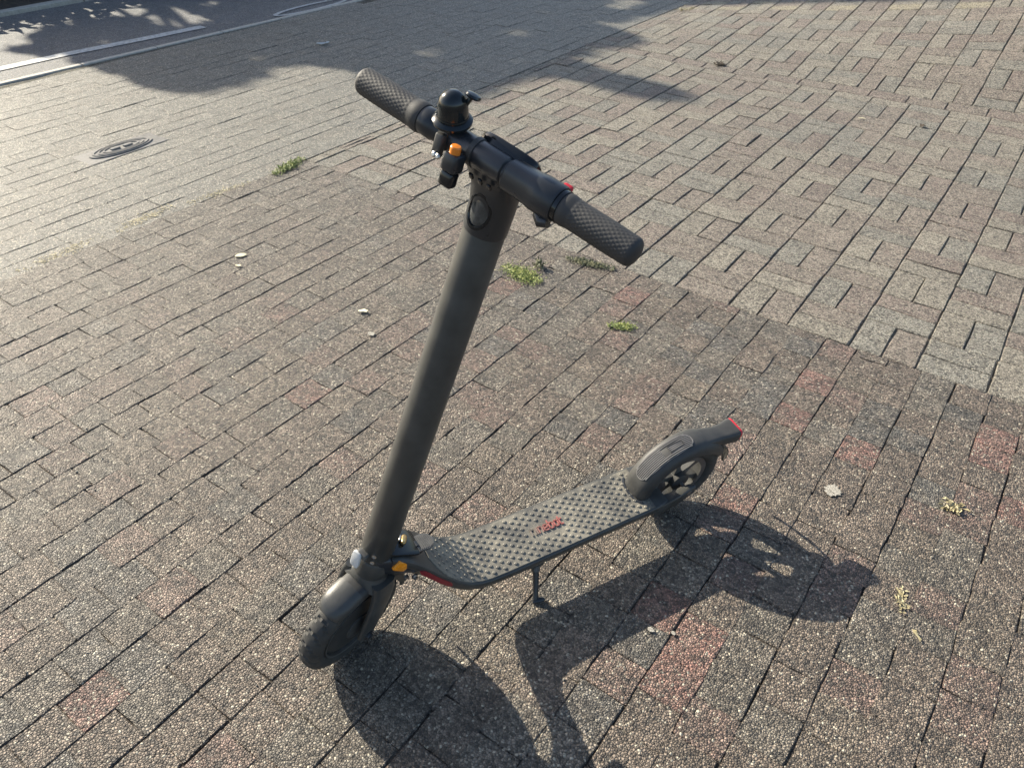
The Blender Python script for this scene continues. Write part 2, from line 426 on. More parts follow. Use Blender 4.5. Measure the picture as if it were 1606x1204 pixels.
P.build(fore, 'paver', M_WEAVE, 'the farther blocks of the same basket weave paving')

# grey sidewalk along the bike lane
KX = lambda y: -4.80 + .028 * (y + .5)          # inner kerb edge
walk = kind(sheet('sidewalk', -4.79, -2.66, -4.0, 9.0, -.0058, M_SAND, 60, 160, None, (.16, .15, .12), True), 'structure'); walk['label'] = 'grey paved sidewalk beside the bike lane'
P = Pave()
s_g = (.190, .187, .162); s_g2 = (.170, .168, .148); s_b = (.195, .183, .154)
for i in range(22):
    xc = -2.71 - .0985 * i
    y = -4 + rnd.uniform(0, .2)
    while y < 8.9:
        ln = .2 if rnd.random() > .12 else .1
        yc = y + ln / 2
        if xc - .045 > KX(yc) and not (abs(xc + 3.43) < .125 and abs(yc + .62) < .2 and False):
            if not (abs(xc + 3.435) < .04 and abs(yc + .625) < .09):
                P.add(xc, yc, .0493 - rnd.uniform(-.0006, .0012), ln / 2 - rnd.uniform(-.0008, .0004), vary(rnd.choice((s_g, s_g, s_g2, s_b)), .09), .0016, .0022, rnd.gauss(0, .0006), (rnd.gauss(0, .004), rnd.gauss(0, .003)), rnd.gauss(0, .003))
        y += ln
P.build(walk, 'paver', M_WALK, 'the farther blocks of the same grey sidewalk')

# kerb: stones end to end along the lane
kerb = kind(finish('kerb', [(KX(y) - dx, y, -.035) for y in (-4, 2, 9) for dx in (0.002, .088)], [(0, 1, 3, 2), (2, 3, 5, 4)], M_JOINT, None, None, False), 'structure')
kerb['label'] = 'pale narrow kerb between sidewalk and bike lane'
for k in range(26):
    y0 = -4 + .5 * k; y1 = y0 + .494
    m = MB(); rings = []
    for y in (y0 + .003, y1):
        x = KX(y)
        rings.append([(x - .006, y, -.03), (x - .006, y, -.001), (x - .012, y, .003), (x - .046, y, .003), (x - .052, y, -.003), (x - .052, y, -.14)])
    m.loft(rings); o = m.build('kerb_stone', M_KERB, kerb, 30)
lane = kind(sheet('bike_lane', -6.44, -4.80, -4.5, 9.5, -.03, M_ASPH, 10, 20, None, (.155, .160, .165)), 'structure'); lane['label'] = 'grey asphalt bike lane at the upper left'
# lane markings, thin sheets of paint
def strip(pts, w, z, name, label, n=1):
    V = []; F = []
    for i, (x, y) in enumerate(pts):
        a = pts[max(i - 1, 0)]; b = pts[min(i + 1, len(pts) - 1)]
        tx, ty = b[0] - a[0], b[1] - a[1]; L = math.hypot(tx, ty); nx, ny = -ty / L, tx / L
        V += [(x + nx * w / 2, y + ny * w / 2, z), (x - nx * w / 2, y - ny * w / 2, z)]
    for i in range(len(pts) - 1): F.append((2 * i, 2 * i + 1, 2 * i + 3, 2 * i + 2))
    o = finish(name, V, F, M_PAINT, None, None, True); kind(o, 'structure'); o['label'] = label
    return o
strip([(-5.235, -4.4), (-5.21, -.6), (-5.19, .1), (-5.14, .6), (-5.10, 1.08)], .085, -.026, 'lane_line', 'white painted line ending beside the kerb')
ring = [(-4.955 + .075 * math.cos(t), 1.98 + .36 * math.sin(t)) for t in [2 * math.pi * i / 40 for i in range(41)]]
strip(ring, .034, -.0255, 'lane_symbol', 'white painted wheel ring of the lane marking near the top edge')
strip([(-5.03, 2.2), (-5.10, 2.6), (-5.14, 3.1)], .04, -.0255, 'lane_symbol', 'white painted bar of the lane marking past the ring')
fk = kind(finish('far_kerb', [(-6.55, y, -.06) for y in (-4, 9)] + [(-6.44, y, -.06) for y in (-4, 9)], [(0, 2, 3, 1)], M_JOINT, None, None, False), 'structure')
fk['label'] = 'pale kerb on the far side of the bike lane'
for k in range(13):
    m = MB(); y0 = -4 + k; y1 = y0 + .99
    m.loft([[(-6.53, y, -.12), (-6.53, y, -.004), (-6.525, y, 0), (-6.455, y, 0), (-6.45, y, -.005), (-6.45, y, -.12)] for y in (y0, y1)])
    m.build('kerb_stone', M_KERB, fk, 30)
verge = kind(sheet('verge', -14, -6.54, -6, 12, -.02, M_SOIL, 12, 16), 'structure'); verge['label'] = 'dark bare soil verge beyond the bike lane'

# ------------------------------------------------------------------ trees and hedge whose shade falls into the picture
COT = 1 / math.tan(SUN_EL)
SHADE = [(-5.941, .384), (-5.796, .19), (-5.64, .106), (-5.584, -.048), (-5.345, .03), (-5.277, .18), (-5.172, .056), (-4.886, .054), (-4.73, .042), (-4.583, .011), (-4.367, .056), (-4.157, -.003), (-3.879, .045), (-3.807, .158), (-3.788, .318), (-3.788, .548), (-3.946, .634), (-3.878, .774), (-3.619, .895), (-3.435, .925), (-3.009, .689), (-2.719, .675), (-2.597, .849), (-2.592, 1.132), (-2.587, 1.408), (-2.5, 1.56), (-2.3, 1.6), (-2.09, 1.558), (-1.881, 1.55), (-1.672, 1.604), (-1.649, 1.761), (-1.856, 1.817), (-2.226, 1.872), (-2.538, 1.934), (-2.571, 2.226), (-2.366, 2.551), (-2.596, 2.749), (-2.882, 2.84), (-2.737, 3.257), (-2.66, 3.76), (-1.7, 3.78), (-.3, 3.74), (-.3, 8), (-6.4, 8), (-6.3, 3.0), (-6.05, 1.4), (-6.0, .8)]
ISLAND = [(-6.2, .66), (-5.95, 1.3), (-5.8, 1.62), (-5.62, 1.62), (-5.58, 1.32), (-5.36, 1.28), (-5.17, 1.24), (-5.26, .93), (-5.53, .88), (-5.60, .98), (-5.80, .97), (-5.93, .72)]
HOLES = [(-3.35, 1.55, .10, .20), (-3.28, 1.78, .06, .12), (-3.22, 2.25, .12, .16), (-3.05, 3.55, .22, .28), (-2.95, 2.9, .08, .2), (-3.7, 2.3, .09, .16), (-4.80, .74, .05, .09), (-4.12, .78, .09, .12), (-2.95, 1.55, .05, .1), (-3.9, 3.2, .08, .3), (-4.5, 2.6, .06, .12), (-2.85, 2.2, .05, .12), (-4.2, 1.6, .05, .1), (-5.35, .42, .05, .12), (-5.2, .30, .04, .09)]
def inside(P_, x, y):
    r = False; j = len(P_) - 1
    for i in range(len(P_)):
        xi, yi = P_[i]; xj, yj = P_[j]
        if (yi > y) != (yj > y) and x < (xj - xi) * (y - yi) / (yj - yi) + xi: r = not r
        j = i
    return r
def leafable(x, y):
    if not inside(SHADE, x, y) or inside(ISLAND, x, y): return False
    for (a, b, rx, ry) in HOLES:
        if ((x - a) / rx) ** 2 + ((y - b) / ry) ** 2 < .55: return False
    return True
crowns = {0: ([], []), 1: ([], [])}
TX = -11.4
def leaf(V, F, p, size, lr):
    n = Vector((lr.gauss(0, 1), lr.gauss(0, 1), lr.gauss(0, 1) + .5)).normalized()
    # tilt towards the light so that the crown is dense
    n = (n + -LDIR * 0.8).normalized()
    u = n.orthogonal().normalized(); u.rotate(Matrix.Rotation(lr.uniform(0, 6.28), 3, n)); w = n.cross(u)
    b = len(V)
    V += [p - u * size, p + w * size * .55, p + u * size, p - w * size * .55]; F.append((b, b + 1, b + 2, b + 3))
lr = random.Random(11)
cnt = 0
while cnt < 24000:
    gx = lr.uniform(-6.4, -.4); gy = lr.uniform(-.1, 8)
    if gy > 5.4 and lr.random() < .6: continue
    if not leafable(gx, gy): continue
    h = (TX + lr.gauss(0, .95) - gx) / (-math.cos(SUN_AZ) * COT)
    h = max(2.2, h)
    p = Vector((gx - math.cos(SUN_AZ) * COT * h, gy - math.sin(SUN_AZ) * COT * h, H(gx, gy) + h))
    sz = lr.uniform(.055, .095)
    leaf(*crowns[0 if gy < 3.0 else 1], p, sz, lr); cnt += 1
def tree_trunk(t, x, y, top, seed, tips):
    q = random.Random(seed)
    m = MB(); pts = [(x + .05 * math.sin(k), y + .04 * math.cos(k * 1.7), -.05 + k * top / 5) for k in range(6)]
    m.tube(pts, [.17, .14, .125, .11, .09, .07], 10)
    for tip in tips:
        a = Vector(pts[q.choice((2, 3, 4))]); mid = a.lerp(Vector(tip), .5) + Vector((0, 0, .15))
        m.tube([a, mid, tip], [.05, .035, .012], 7)
    m.build('trunk', M_BARK, t, 60)
for i, (ty, lab) in enumerate(((1.9, 'leafy street tree beyond the bike lane casting shade on lane and sidewalk'), (5.4, 'leafy street tree standing farther along the verge behind its neighbour'))):
    t = empty('street_tree', (TX, ty, 0)); tag(t, lab, 'tree', 'street trees along the verge')
    V, F = crowns[i]
    o = finish('crown', [Vector(v) - Vector((TX, ty, 0)) for v in V], F, M_LEAF, t, None, False)
    tips = [Vector(V[lr.randrange(len(V))]) - Vector((TX, ty, 0)) for k in range(14)]
    tree_trunk(t, 0, 0, 3.6, 5 + i, tips)
hv, hf = [], []
for k in range(20000):
    y = lr.uniform(-6, 10); z = .66 * abs(lr.random()) ** .7
    leaf(hv, hf, Vector((-7.35 + lr.gauss(0, .16), y, z + .05 * noise.noise((y * 2, z * 2, 1)) - .02)), lr.uniform(.045, .075), lr)
hd = empty('hedge', (-7.35, 2, -.02)); tag(hd, 'low clipped green hedge along the far kerb', 'hedge')
finish('foliage', [v - Vector((-7.35, 2, -.02)) for v in hv], hf, M_LEAF, hd, None, False)
for k in range(17):
    m = MB(); y = -7.8 + k * .95; m.tube([(0, y, 0), (.03, y + .05, .4)], [.02, .01], 6); m.build('stem', M_BARK, hd)
# ------------------------------------------------------------------ the scooter
HEAD = R(-115.5947); LEAN = R(9.058); STEER = R(22.966); RAKE = R(14.733)
sco = empty('electric_scooter', (-.37294, -1.17316, 0)); sco.rotation_euler = (-LEAN, 0, HEAD)
tag(sco, 'dark grey electric kick scooter leaning on its side stand on the setts', 'scooter')
AX = Vector((-math.sin(RAKE), 0, math.cos(RAKE))); F0 = Vector((AX.z, 0, -AX.x)); W0 = Vector((0, 1, 0))
F1 = F0 * math.cos(STEER) + W0 * math.sin(STEER); W1 = -F0 * math.sin(STEER) + W0 * math.cos(STEER)
O0 = Vector((.75932, 0, .1155))
def ST(a, b, c): return O0 + F1 * a + W1 * b + AX * c      # steered frame -> scooter frame
RT = .115

def tyre(T, ctr, parent, a_sign=1):
    NS, NA = 24, 264; rings = []
    for i in range(NA):
        t = 2 * math.pi * i / NA; ring = []
        for j in range(NS):
            ph = 2 * math.pi * j / NS
            cw, cr = math.cos(ph), math.sin(ph)      # cr outward
            wv = math.copysign(abs(cw) ** .85, cw) * .0235; rv = math.copysign(abs(cr) ** .9, cr) * .0215
            r = RT - .0215 + rv
            if cr > .05:      # chevron tread grooves on the outer half
                ph2 = (t * 24 / (2 * math.pi) + abs(wv) / .0235 * 1.1) % 1.0
                if ph2 < .24 and abs(wv) > .002: r -= .0034
            ring.append((ctr[0] + r * math.cos(t), wv, ctr[1] + r * math.sin(t)))
        rings.append(ring)
    m = MB(T); m.loop_loft(rings)
    return m.build('tyre', M_RUB, parent, 28)

def arc_shell(T, ctr, a0, a1, sect, th, name, mat, parent, n=40, rfun=None, wfun=None, smooth=50):
    m = MB(T); rings = []
    for i in range(n + 1):
        k = i / n; t = R(a0 + (a1 - a0) * k)
        rs = rfun(k) if rfun else 0; ws = wfun(k) if wfun else 1
        outer = [(b * ws, r + rs) for b, r in sect]; inner = [(b * ws * (1 - th / .034), r + rs - (th if abs(b) < .03 else 0)) for b, r in sect][::-1]
        rings.append([(ctr[0] + r * math.cos(t), b, ctr[1] + r * math.sin(t)) for b, r in outer + inner])
    m.loft(rings)
    return m.build(name, mat, parent, smooth)

# --- rear wheel: spoked, see-through
RC = (-.016, .1155)
def P2(c, r, t, b): return (c[0] + r * math.cos(t), b, c[1] + r * math.sin(t))
def ring_band(m, c, r0, r1, b, n=64):
    rings = []
    for i in range(n):
        t = 2 * math.pi * i / n
        rings.append([P2(c, r0, t, -b), P2(c, r0, t, b), P2(c, r1, t, b * 1.05), P2(c, r1, t, -b * 1.05)])
    m.loop_loft(rings)
m = MB(); ring_band(m, RC, .064, .076, .016)
for k in range(6):
    t = 2 * math.pi * k / 6 + .35; d = (math.cos(t), 0, math.sin(t)); e = (-math.sin(t), 0, math.cos(t))
    m.loft([[Vector((RC[0], 0, RC[1])) + Vector(d) * r + Vector(e) * s1 * w + Vector((0, s2 * .009, 0)) for s1, s2 in ((-1, -1), (1, -1), (1, 1), (-1, 1))] for r, w in ((.02, .011), (.04, .006), (.066, .0085))])
rear_wheel = m.build('wheel', M_RIM, sco, 35); rear_wheel['label'] = 'rear wheel with open spokes'
m = MB(); m.lathe((RC[0], -.026, RC[1]), (0, 1, 0), [(0, .012), (.004, .024), (.048, .024), (.052, .012)], 24); m.build('hub', M_PLAS, rear_wheel)
m = MB(); m.lathe((RC[0], -.055, RC[1]), (0, 1, 0), [(0, .005), (.11, .005)], 10); m.lathe((RC[0], .05, RC[1]), (0, 1, 0), [(0, .009), (.006, .009), (.0065, .006)], 6); m.lathe((RC[0], -.05, RC[1]), (0, -1, 0), [(0, .009), (.006, .009)], 6)
m.build('axle', M_STEEL, rear_wheel)
tyre(ident, RC, rear_wheel)

# --- deck
TOP = [(.045, .122), (.075, .1238), (.30, .1238), (.46, .1238), (.495, .1255), (.52, .131), (.545, .144), (.57, .166), (.60, .202), (.63, .243), (.655, .272), (.675, .288), (.695, .297)]
BOT = [(.045, .090), (.075, .086), (.30, .0855), (.46, .0855), (.505, .0865), (.535, .092), (.565, .112), (.59, .138), (.615, .168), (.64, .198), (.66, .217), (.68, .228), (.70, .236)]
HWID = [.0575, .0632, .0643, .0643, .0640, .0635, .0620, .0590, .0540, .0485, .0435, .0390, .0345]
def lerp_tab(tab, x):
    for (x0, y0), (x1, y1) in zip(tab, tab[1:]):
        if x <= x1: return y0 + (y1 - y0) * max(0, (x - x0) / (x1 - x0))
    return tab[-1][1]
WTAB = [(t[0], w) for t, w in zip(TOP, HWID)]
def deck_ring(i):
    (st, ht), (sb, hb), w = TOP[i], BOT[i], HWID[i]
    up = Vector((st - sb, 0, ht - hb)); top = Vector((st, 0, ht)); L = up.length; u = up / L
    pr = [(-.0, -w + .004), (-.0012, -w + .0012), (-.004, -w), (-.016, -w), (-.020, -w + .003), (-L + .004, -w * .62), (-L, -w * .52)]
    pts = pr[::-1] and pr
    ring = [top + u * d + Vector((0, y, 0)) for d, y in pts] + [top + u * d + Vector((0, -y, 0)) for d, y in pts[::-1]]
    return ring
m = MB(); m.loft([deck_ring(i) for i in range(len(TOP))]); deck = m.build('deck', M_BODY, sco, 45)
# rubber mat following the top profile
def top_n(s):
    e = .004; h0, h1 = lerp_tab(TOP, s - e), lerp_tab(TOP, s + e); t = Vector((2 * e, 0, h1 - h0)).normalized(); return Vector((-t.z, 0, t.x))
SS = [.083 + (.618 - .083) * i / 60 for i in range(61)]
def mat_w(s):
    w = lerp_tab(WTAB, s) - .0045
    if s > .585: w *= max(.2, math.sqrt(max(0, 1 - ((s - .585) / .036) ** 2)))
    return w
m = MB(); rings = []
for s in SS:
    p = Vector((s, 0, lerp_tab(TOP, s))); n_ = top_n(s); w = mat_w(s); notch = 0
    rings.append([p + n_ * -.001 + Vector((0, -w, 0)), p + n_ * .0018 + Vector((0, -w + .001, 0)), p + n_ * .0022 + Vector((0, -w * .5, 0)), p + n_ * .0022 + Vector((0, w * .5, 0)), p + n_ * .0018 + Vector((0, w - .001, 0)), p + n_ * -.001 + Vector((0, w, 0))])
m.loft(rings); mat_o = m.build('foot_mat', M_MAT, deck, 40)
m = MB(); nb = 0
k = 0; s = .092
while s < .606:
    ofs = .0 if k % 2 else .0083
    for q in range(-4, 5):
        w = q * .0166 + ofs - (.0 if k % 2 else 0)
        if abs(w) > mat_w(s) - .005: continue
        if .283 < s < .377 and -.021 < w < .019: continue
        if s < .112 and abs(w) < .036: continue
        n_ = top_n(s); p = Vector((s, w, lerp_tab(TOP, s))) + n_ * .0016; t_ = Vector((n_.z, 0, -n_.x))
        m.loft([m.frame_ring(p, t_, (0, 1, 0), .0047, .0040, 6), m.frame_ring(p + n_ * .0018, t_, (0, 1, 0), .0043, .0036, 6), m.frame_ring(p + n_ * .0026, t_, (0, 1, 0), .0030, .0025, 6)], False, True)
    s += .0127; k += 1
o = m.build('grip_studs', M_MAT, deck, 30); o['kind'] = 'stuff'
# raised lettering on the mat
GL = {'n': [[(0, 0), (0, 1)], [(0, .92), (.12, 1), (.45, 1), (.6, .85), (.6, 0)]], 'i': [[(0, 0), (0, 1)]],
      'e': [[(.6, .5), (.6, .85), (.47, 1), (.13, 1), (0, .85), (0, .15), (.13, 0), (.58, 0)], [(0, .5), (.6, .5)]],
      'b': [[(0, 1.5), (0, .15), (.13, 0), (.47, 0), (.6, .15), (.6, .85), (.47, 1), (0, 1)]],
      'o': [[(0, .15), (0, .85), (.13, 1), (.47, 1), (.6, .85), (.6, .15), (.47, 0), (.13, 0), (0, .15)]],
      't': [[(0, 1.42), (0, .15), (.13, 0), (.4, 0)], [(-.12, 1), (.4, 1)]]}
V, F, T_ = [], [], []
xx = 0; SCL = .0137; word = 'ninebot'; adv = {'n': .95, 'i': .36, 'e': .95, 'b': .95, 'o': .95, 't': .7}
S0, Wb = .3705, .0075
for ci, ch in enumerate(word):
    colr = mixc((.21, .18, .15), (.40, .14, .12), min(1, max(0, (ci - .6) / 3)))
    for pl_ in GL[ch]:
        for a, b in zip(pl_, pl_[1:]):
            d = Vector((b[0] - a[0], b[1] - a[1])); L = d.length; d /= L; n2 = Vector((-d.y, d.x)); th = .105
            ea = Vector(a) - d * th * .8; eb = Vector(b) + d * th * .8; base = len(V)
            for z in (.0015, .0046):
                for q in (ea - n2 * th, ea + n2 * th, eb + n2 * th, eb - n2 * th):
                    s = S0 - (xx + q.x) * SCL; w = Wb - q.y * SCL
                    V.append((s, w, lerp_tab(TOP, s) + z + .00002 * ci)); T_.append(colr)
            F += [(base, base + 1, base + 2, base + 3), (base + 4, base + 7, base + 6, base + 5)] + [(base + i, base + (i + 1) % 4, base + 4 + (i + 1) % 4, base + 4 + i) for i in range(4)]
    xx += adv[ch]
finish('lettering', V, F, M_LETTER, deck, None, True, T_)['label'] = 'worn red raised word on the foot mat'
# rear arms beside the wheel
for sgn in (1, -1):
    m = MB(); rings = []
    for s, wc, hw, hc, hh in ((.085, .049, .0135, .105, .0165), (.05, .049, .0135, .106, .0155), (.01, .0485, .010, .110, .014), (-.022, .0475, .008, .1145, .014), (-.036, .047, .006, .1155, .010)):
        rings.append([(s, sgn * wc + x, hc + z) for x, z in ((-hw, -hh + .002), (-hw + .002, -hh), (hw - .002, -hh), (hw, -hh + .002), (hw, hh - .002), (hw - .002, hh), (-hw + .002, hh), (-hw, hh - .002))])
    m.loft(rings); m.build('rear_arm', M_BODY, deck, 45)
# side strips, reflectors
def side_pt(s, f, sgn, out=0):
    i = 0
    ht, hb = lerp_tab(TOP, s), 0
    n_ = top_n(s); w = lerp_tab(WTAB, s)
    p = Vector((s, sgn * (w + out), ht)) - n_ * f
    return p
for sgn in (1, -1):
    m = MB(); rings = []
    for k in range(13):
        s = .572 + .062 * k / 12; e = min(1, 2.2 * math.sqrt(max(.02, (k / 12) * (1 - k / 12) * 4)))
        a = side_pt(s + .005, .011 - .0052 * e, sgn, -.002); b = side_pt(s + .005, .011 + .0052 * e, sgn, -.002); o_ = Vector((0, sgn * .0032, 0))
        rings.append([a, a + o_, b + o_, b])
    m.loft(rings); m.build('red_reflector', M_REDST, deck, 30)['label'] = 'long red reflector strip on the rising front of the deck'

# --- neck that carries the steering head
m = MB(); rings = []
for s, h, w, hh in ((.628, .222, .040, .028), (.655, .250, .038, .033), (.680, .263, .036, .034), (.70, .272, .034, .034), (.716, .277, .030, .034)):
    u = Vector((.30, 0, .95)) * hh
    c = Vector((s, 0, h)); rr = []
    for i in range(18):
        t = 2 * math.pi * i / 18; x = math.copysign(abs(math.cos(t)) ** .45, math.cos(t)) * w; z = math.copysign(abs(math.sin(t)) ** .45, math.sin(t))
        rr.append(c + Vector((0, x, 0)) + u * z)
    rings.append(rr)
m.loft(rings); neck = m.build('neck', M_PLAS_B, sco, 45)
m = MB(); m.rbox((.668, 0, .289), (.85, 0, .5), (0, 1, 0), (-.5, 0, .85), (.075, .058, .006), .002); m.build('neck_cover', M_GLOSS, neck, 40)
for sgn in (1, -1):
    m = MB(); m.rbox((.681, sgn * .0365, .275), (.75, 0, .66), (-.66, 0, .75), (0, sgn, 0), (.030, .022, .007), .0015, None, 16, 9); o = m.build('orange_reflector', M_ORANGE, neck, 30); o['label'] = 'square orange side reflector'
    m = MB(); m.lathe((.655, sgn * .036, .222), (0, sgn, 0), [(0, .0065), (.004, .0065), (.005, .004), (.009, .004), (.0095, .002)], 6); m.lathe((.672, sgn * .036, .232), (0, sgn, 0), [(0, .005), (.005, .005)], 6); m.build('bolt', M_STEEL, neck, 30)
m = MB(); m.rbox((.660, -.002, .292), (.45, .8, .35), (.6, -.55, .3), (-.5, .1, .86), (.026, .011, .010), .003, None, 16, 3); m.build('latch', M_GOLD, neck, 50)
m = MB(); m.rbox((.667, -.006, .2945), (.45, .8, .35), (.6, -.55, .3), (-.5, .1, .86), (.016, .005, .010), .002, None, 14, 3); m.build('latch_tip', M_STEEL, neck, 50)
# folding pedal, a grey ribbed flap standing above the neck
m = MB(); c = Vector((.6235, .004, .2685)); ux = Vector((-.97, -.10, -.20)).normalized(); uy = Vector((-.1, 1, .05)).normalized(); un = ux.cross(uy).normalized()
pr = [(-.014, -.017), (-.014, .017), (.004, .0185), (.016, .013), (.021, 0), (.016, -.013), (.004, -.0185)]
m.loft([[c + ux * x + uy * y + un * z for x, y in pr] for z in (-.0025, .0025)])
pedal = m.build('folding_pedal', M_PEDAL, neck, 30)
m = MB()
for k in range(8):
    x = -.011 + k * .0038; hw = .0165 if x < .004 else .0165 * math.sqrt(max(.1, 1 - ((x - .004) / .018) ** 2))
    m.loft([[c + ux * (x + dx) + uy * y + un * z for dx, z in ((-.0011, .002), (-.0008, .0036), (.0008, .0036), (.0011, .002))] for y in (-hw + .001, hw - .001)])
    m.loft([[c + ux * (x + dx) + uy * y - un * z for dx, z in ((-.0011, .002), (-.0008, .0036), (.0008, .0036), (.0011, .002))] for y in (-hw + .001, hw - .001)])
m.build('pedal_ribs', M_PEDAL, pedal, 30)
m = MB(); m.lathe(c - ux * .016 - uy * .019, uy, [(0, .004), (.038, .004)], 10); m.lathe(c - ux * .016 - uy * .006, uy, [(0, .0055), (.012, .0055)], 10); m.build('hinge', M_PLAS_B, pedal, 40)

# --- rear fender with ribbed foot brake, mud flap and tail lamp
SEC = [(-.0345, .104), (-.0345, .113), (-.032, .121), (-.025, .1275), (-.012, .1305), (.012, .1305), (.025, .1275), (.032, .121), (.0345, .113), (.0345, .104)]
rf = arc_shell(ident, RC, 3, 152, SEC, .003, 'rear_fender', M_PLAS, sco, 48, None, lambda k: 1.0 - .25 * max(0, (k - .72) / .28) ** 1.5)
# tail block flaring back to the lamp
tc_ = Vector((-.1555, 0, .2135)); td = Vector((-.93, 0, -.10)).normalized(); tu = Vector((-td.z, 0, td.x)) * -1
tu = Vector((-.10, 0, .99)).normalized()
m = MB(); rings = []
for k, (s, h, w, hh) in enumerate(((-.040, .224, .027, .018), (-.070, .2195, .0255, .0165), (-.100, .2135, .0225, .0155), (-.125, .2115, .0235, .0155), (-.146, .2125, .0268, .0165), (-.154, .2130, .0272, .0170))):
    rings.append(m.frame_ring((s, 0, h), (0, 1, 0), tu, w, hh, 24, 4.5))
m.loft(rings); m.build('tail_block', M_PLAS, rf, 45)
m = MB(); m.loft([m.frame_ring((-.1545 - d, 0, .2131), (0, 1, 0), tu, .0262 - i, .0158 - i, 24, 4.5) for d, i in ((0, 0), (.005, 0), (.0075, .002), (.008, .004))]); lamp = m.build('tail_lamp', M_REDLT, rf, 40); lamp['label'] = 'red rear lamp at the end of the fender'
m = MB(); rings = []
for t, r0, w in ((128, .123, .0235), (140, .128, .0235), (154, .135, .0205), (168, .1435, .0150), (180, .151, .0085), (190, .1575, .0025)):
    a = R(t); rings.append([P2(RC, r0 + dr, a, b) for b, dr in ((-w, -.0015), (-w, .0015), (0, .004), (w, .0015), (w, -.0015), (0, .001))])
m.loft(rings); m.build('mud_flap', M_PLAS, rf, 45)
# rubber skirt where the fender meets the mat
m = MB(); rings = []
for i in range(28):
    t = math.pi * (i / 27) - math.pi / 2; x = .104 + .013 * math.cos(t); y = .036 * math.sin(t)
    p = Vector((x, y, .1245)); o2 = Vector((math.cos(t), math.sin(t), 0))
    rings.append([p, p + o2 * .004, p + o2 * .004 + Vector((0, 0, .003)), p + Vector((0, 0, .004))])
m.loft(rings); m.build('fender_seal', M_PLAS_B, rf, 40)
# ribs
m = MB()
A0, A1 = 27, 92
for k in range(9):
    b = (k - 4) * .0043; half = .019
    sh = .5 * (b / half) ** 2 * 14
    rings = []
    for i in range(19):
        t = A0 + sh * .55 + (A1 - A0 - 1.1 * sh) * i / 18
        if abs(b) < .009 and 66 < t < 83: t = 66 if t < 74.5 else 83
        rad = .1306 - max(0, abs(b) - .011) ** 2 * 16
        rings.append([P2(RC, rad + dr, R(t), b + db) for db, dr in ((-.0012, -.001), (-.0009, .0014), (.0009, .0014), (.0012, -.001))])
    if abs(b) < .009:
        m.loft([r for r in rings[:10]]); m.loft([r for r in rings[-7:]])
    else: m.loft(rings)
m.build('brake_ribs', M_RIB, rf, 35)
m = MB(); rings = []
for i in range(48):
    t = 2 * math.pi * i / 48
    an = (A0 + A1) / 2 + math.copysign(abs(math.cos(t)) ** .55, math.cos(t)) * ((A1 - A0) / 2 + 1.5); b = math.copysign(abs(math.sin(t)) ** .75, math.sin(t)) * .0208
    rad = .1306 - max(0, abs(b) - .011) ** 2 * 16
    k_ = (.975, 1.0, 1.0, .975)
    rings.append([P2(RC, rad + dr, R((A0 + A1) / 2 + (an - (A0 + A1) / 2) * f), b * g) for f, g, dr in ((.97, .93, -.001), (.975, .94, .0012), (1, 1, .0012), (1.01, 1.03, -.001))])
m.loop_loft(rings); m.build('brake_rim', M_RIB, rf, 40)
m = MB(); rings = []
for i in range(4):
    an, b = ((67, -.0085), (67, .0085), (82, .0062), (82, -.0062))[i]
    rings.append([P2(RC, .1306 + dr, R(an if f == 1 else 74.5 + (an - 74.5) * f), b * f) for f, dr in ((1.12, -.002), (1.1, .0022), (1, .0022), (.97, -.002))])
m.loop_loft(rings); m.build('pocket_frame', M_PLAS, rf, 30)
m = MB(); m.loft([[P2(RC, .1306 + dr, R(a), b) for a, b in ((67.5, -.0083), (67.5, .0083), (81.5, .0061), (81.5, -.0061))] for dr in (-.003, -.0001)]); m.build('pocket', M_GLOSS, rf, 30)

# --- side stand
foot_w, foot_h = .0972, .0185
m = MB(); m.rbox((.380, .040, .084), (1, 0, 0), (0, 1, 0), (0, 0, 1), (.034, .034, .012), .003); stand = m.build('side_stand', M_BODY, sco, 40)
m = MB(); m.tube([(.381, .046, .084), (.388, .066, .058), (.396, .084, .034), (.401, .0935, .0225)], [.0082, .0066, .0058, .0056], 12); m.build('leg', M_PLAS_B, stand, 50)
m = MB(); m.tube([(.382, .049, .0805), (.385, .056, .071)], [.0105, .0100], 14); m.build('sleeve', M_RIM, stand, 40)
m = MB(); m.tube([(.4075, .094, .0195), (.400, .0955, .0205), (.389, .0985, .0205), (.382, .0995, .0195)], [.0052, .0066, .0062, .0045], 10, 2, (0, 0, 1), .75); m.build('foot', M_PLAS_B, stand, 50)

# --- front wheel with hub motor, steered
FC = (.0189, -.0056)
m = MB(ST); m.lathe((FC[0], -.024, FC[1]), (0, 1, 0), [(0, .030), (.001, .046), (.004, .060), (.007, .070), (.010, .0745), (.038, .0745), (.041, .070), (.044, .060), (.047, .046), (.048, .030)], 48)
fwheel = m.build('wheel', M_PLAS, sco, 30); fwheel['label'] = 'front wheel with a closed hub motor'
m = MB(ST); m.lathe((FC[0], -.030, FC[1]), (0, 1, 0), [(0, .018), (.004, .030), (.056, .030), (.060, .018)], 28); ring_band(m, FC, .0755, .079, .0215)
m.build('hub', M_RIM, fwheel, 30)
tyre(ST, FC, fwheel)
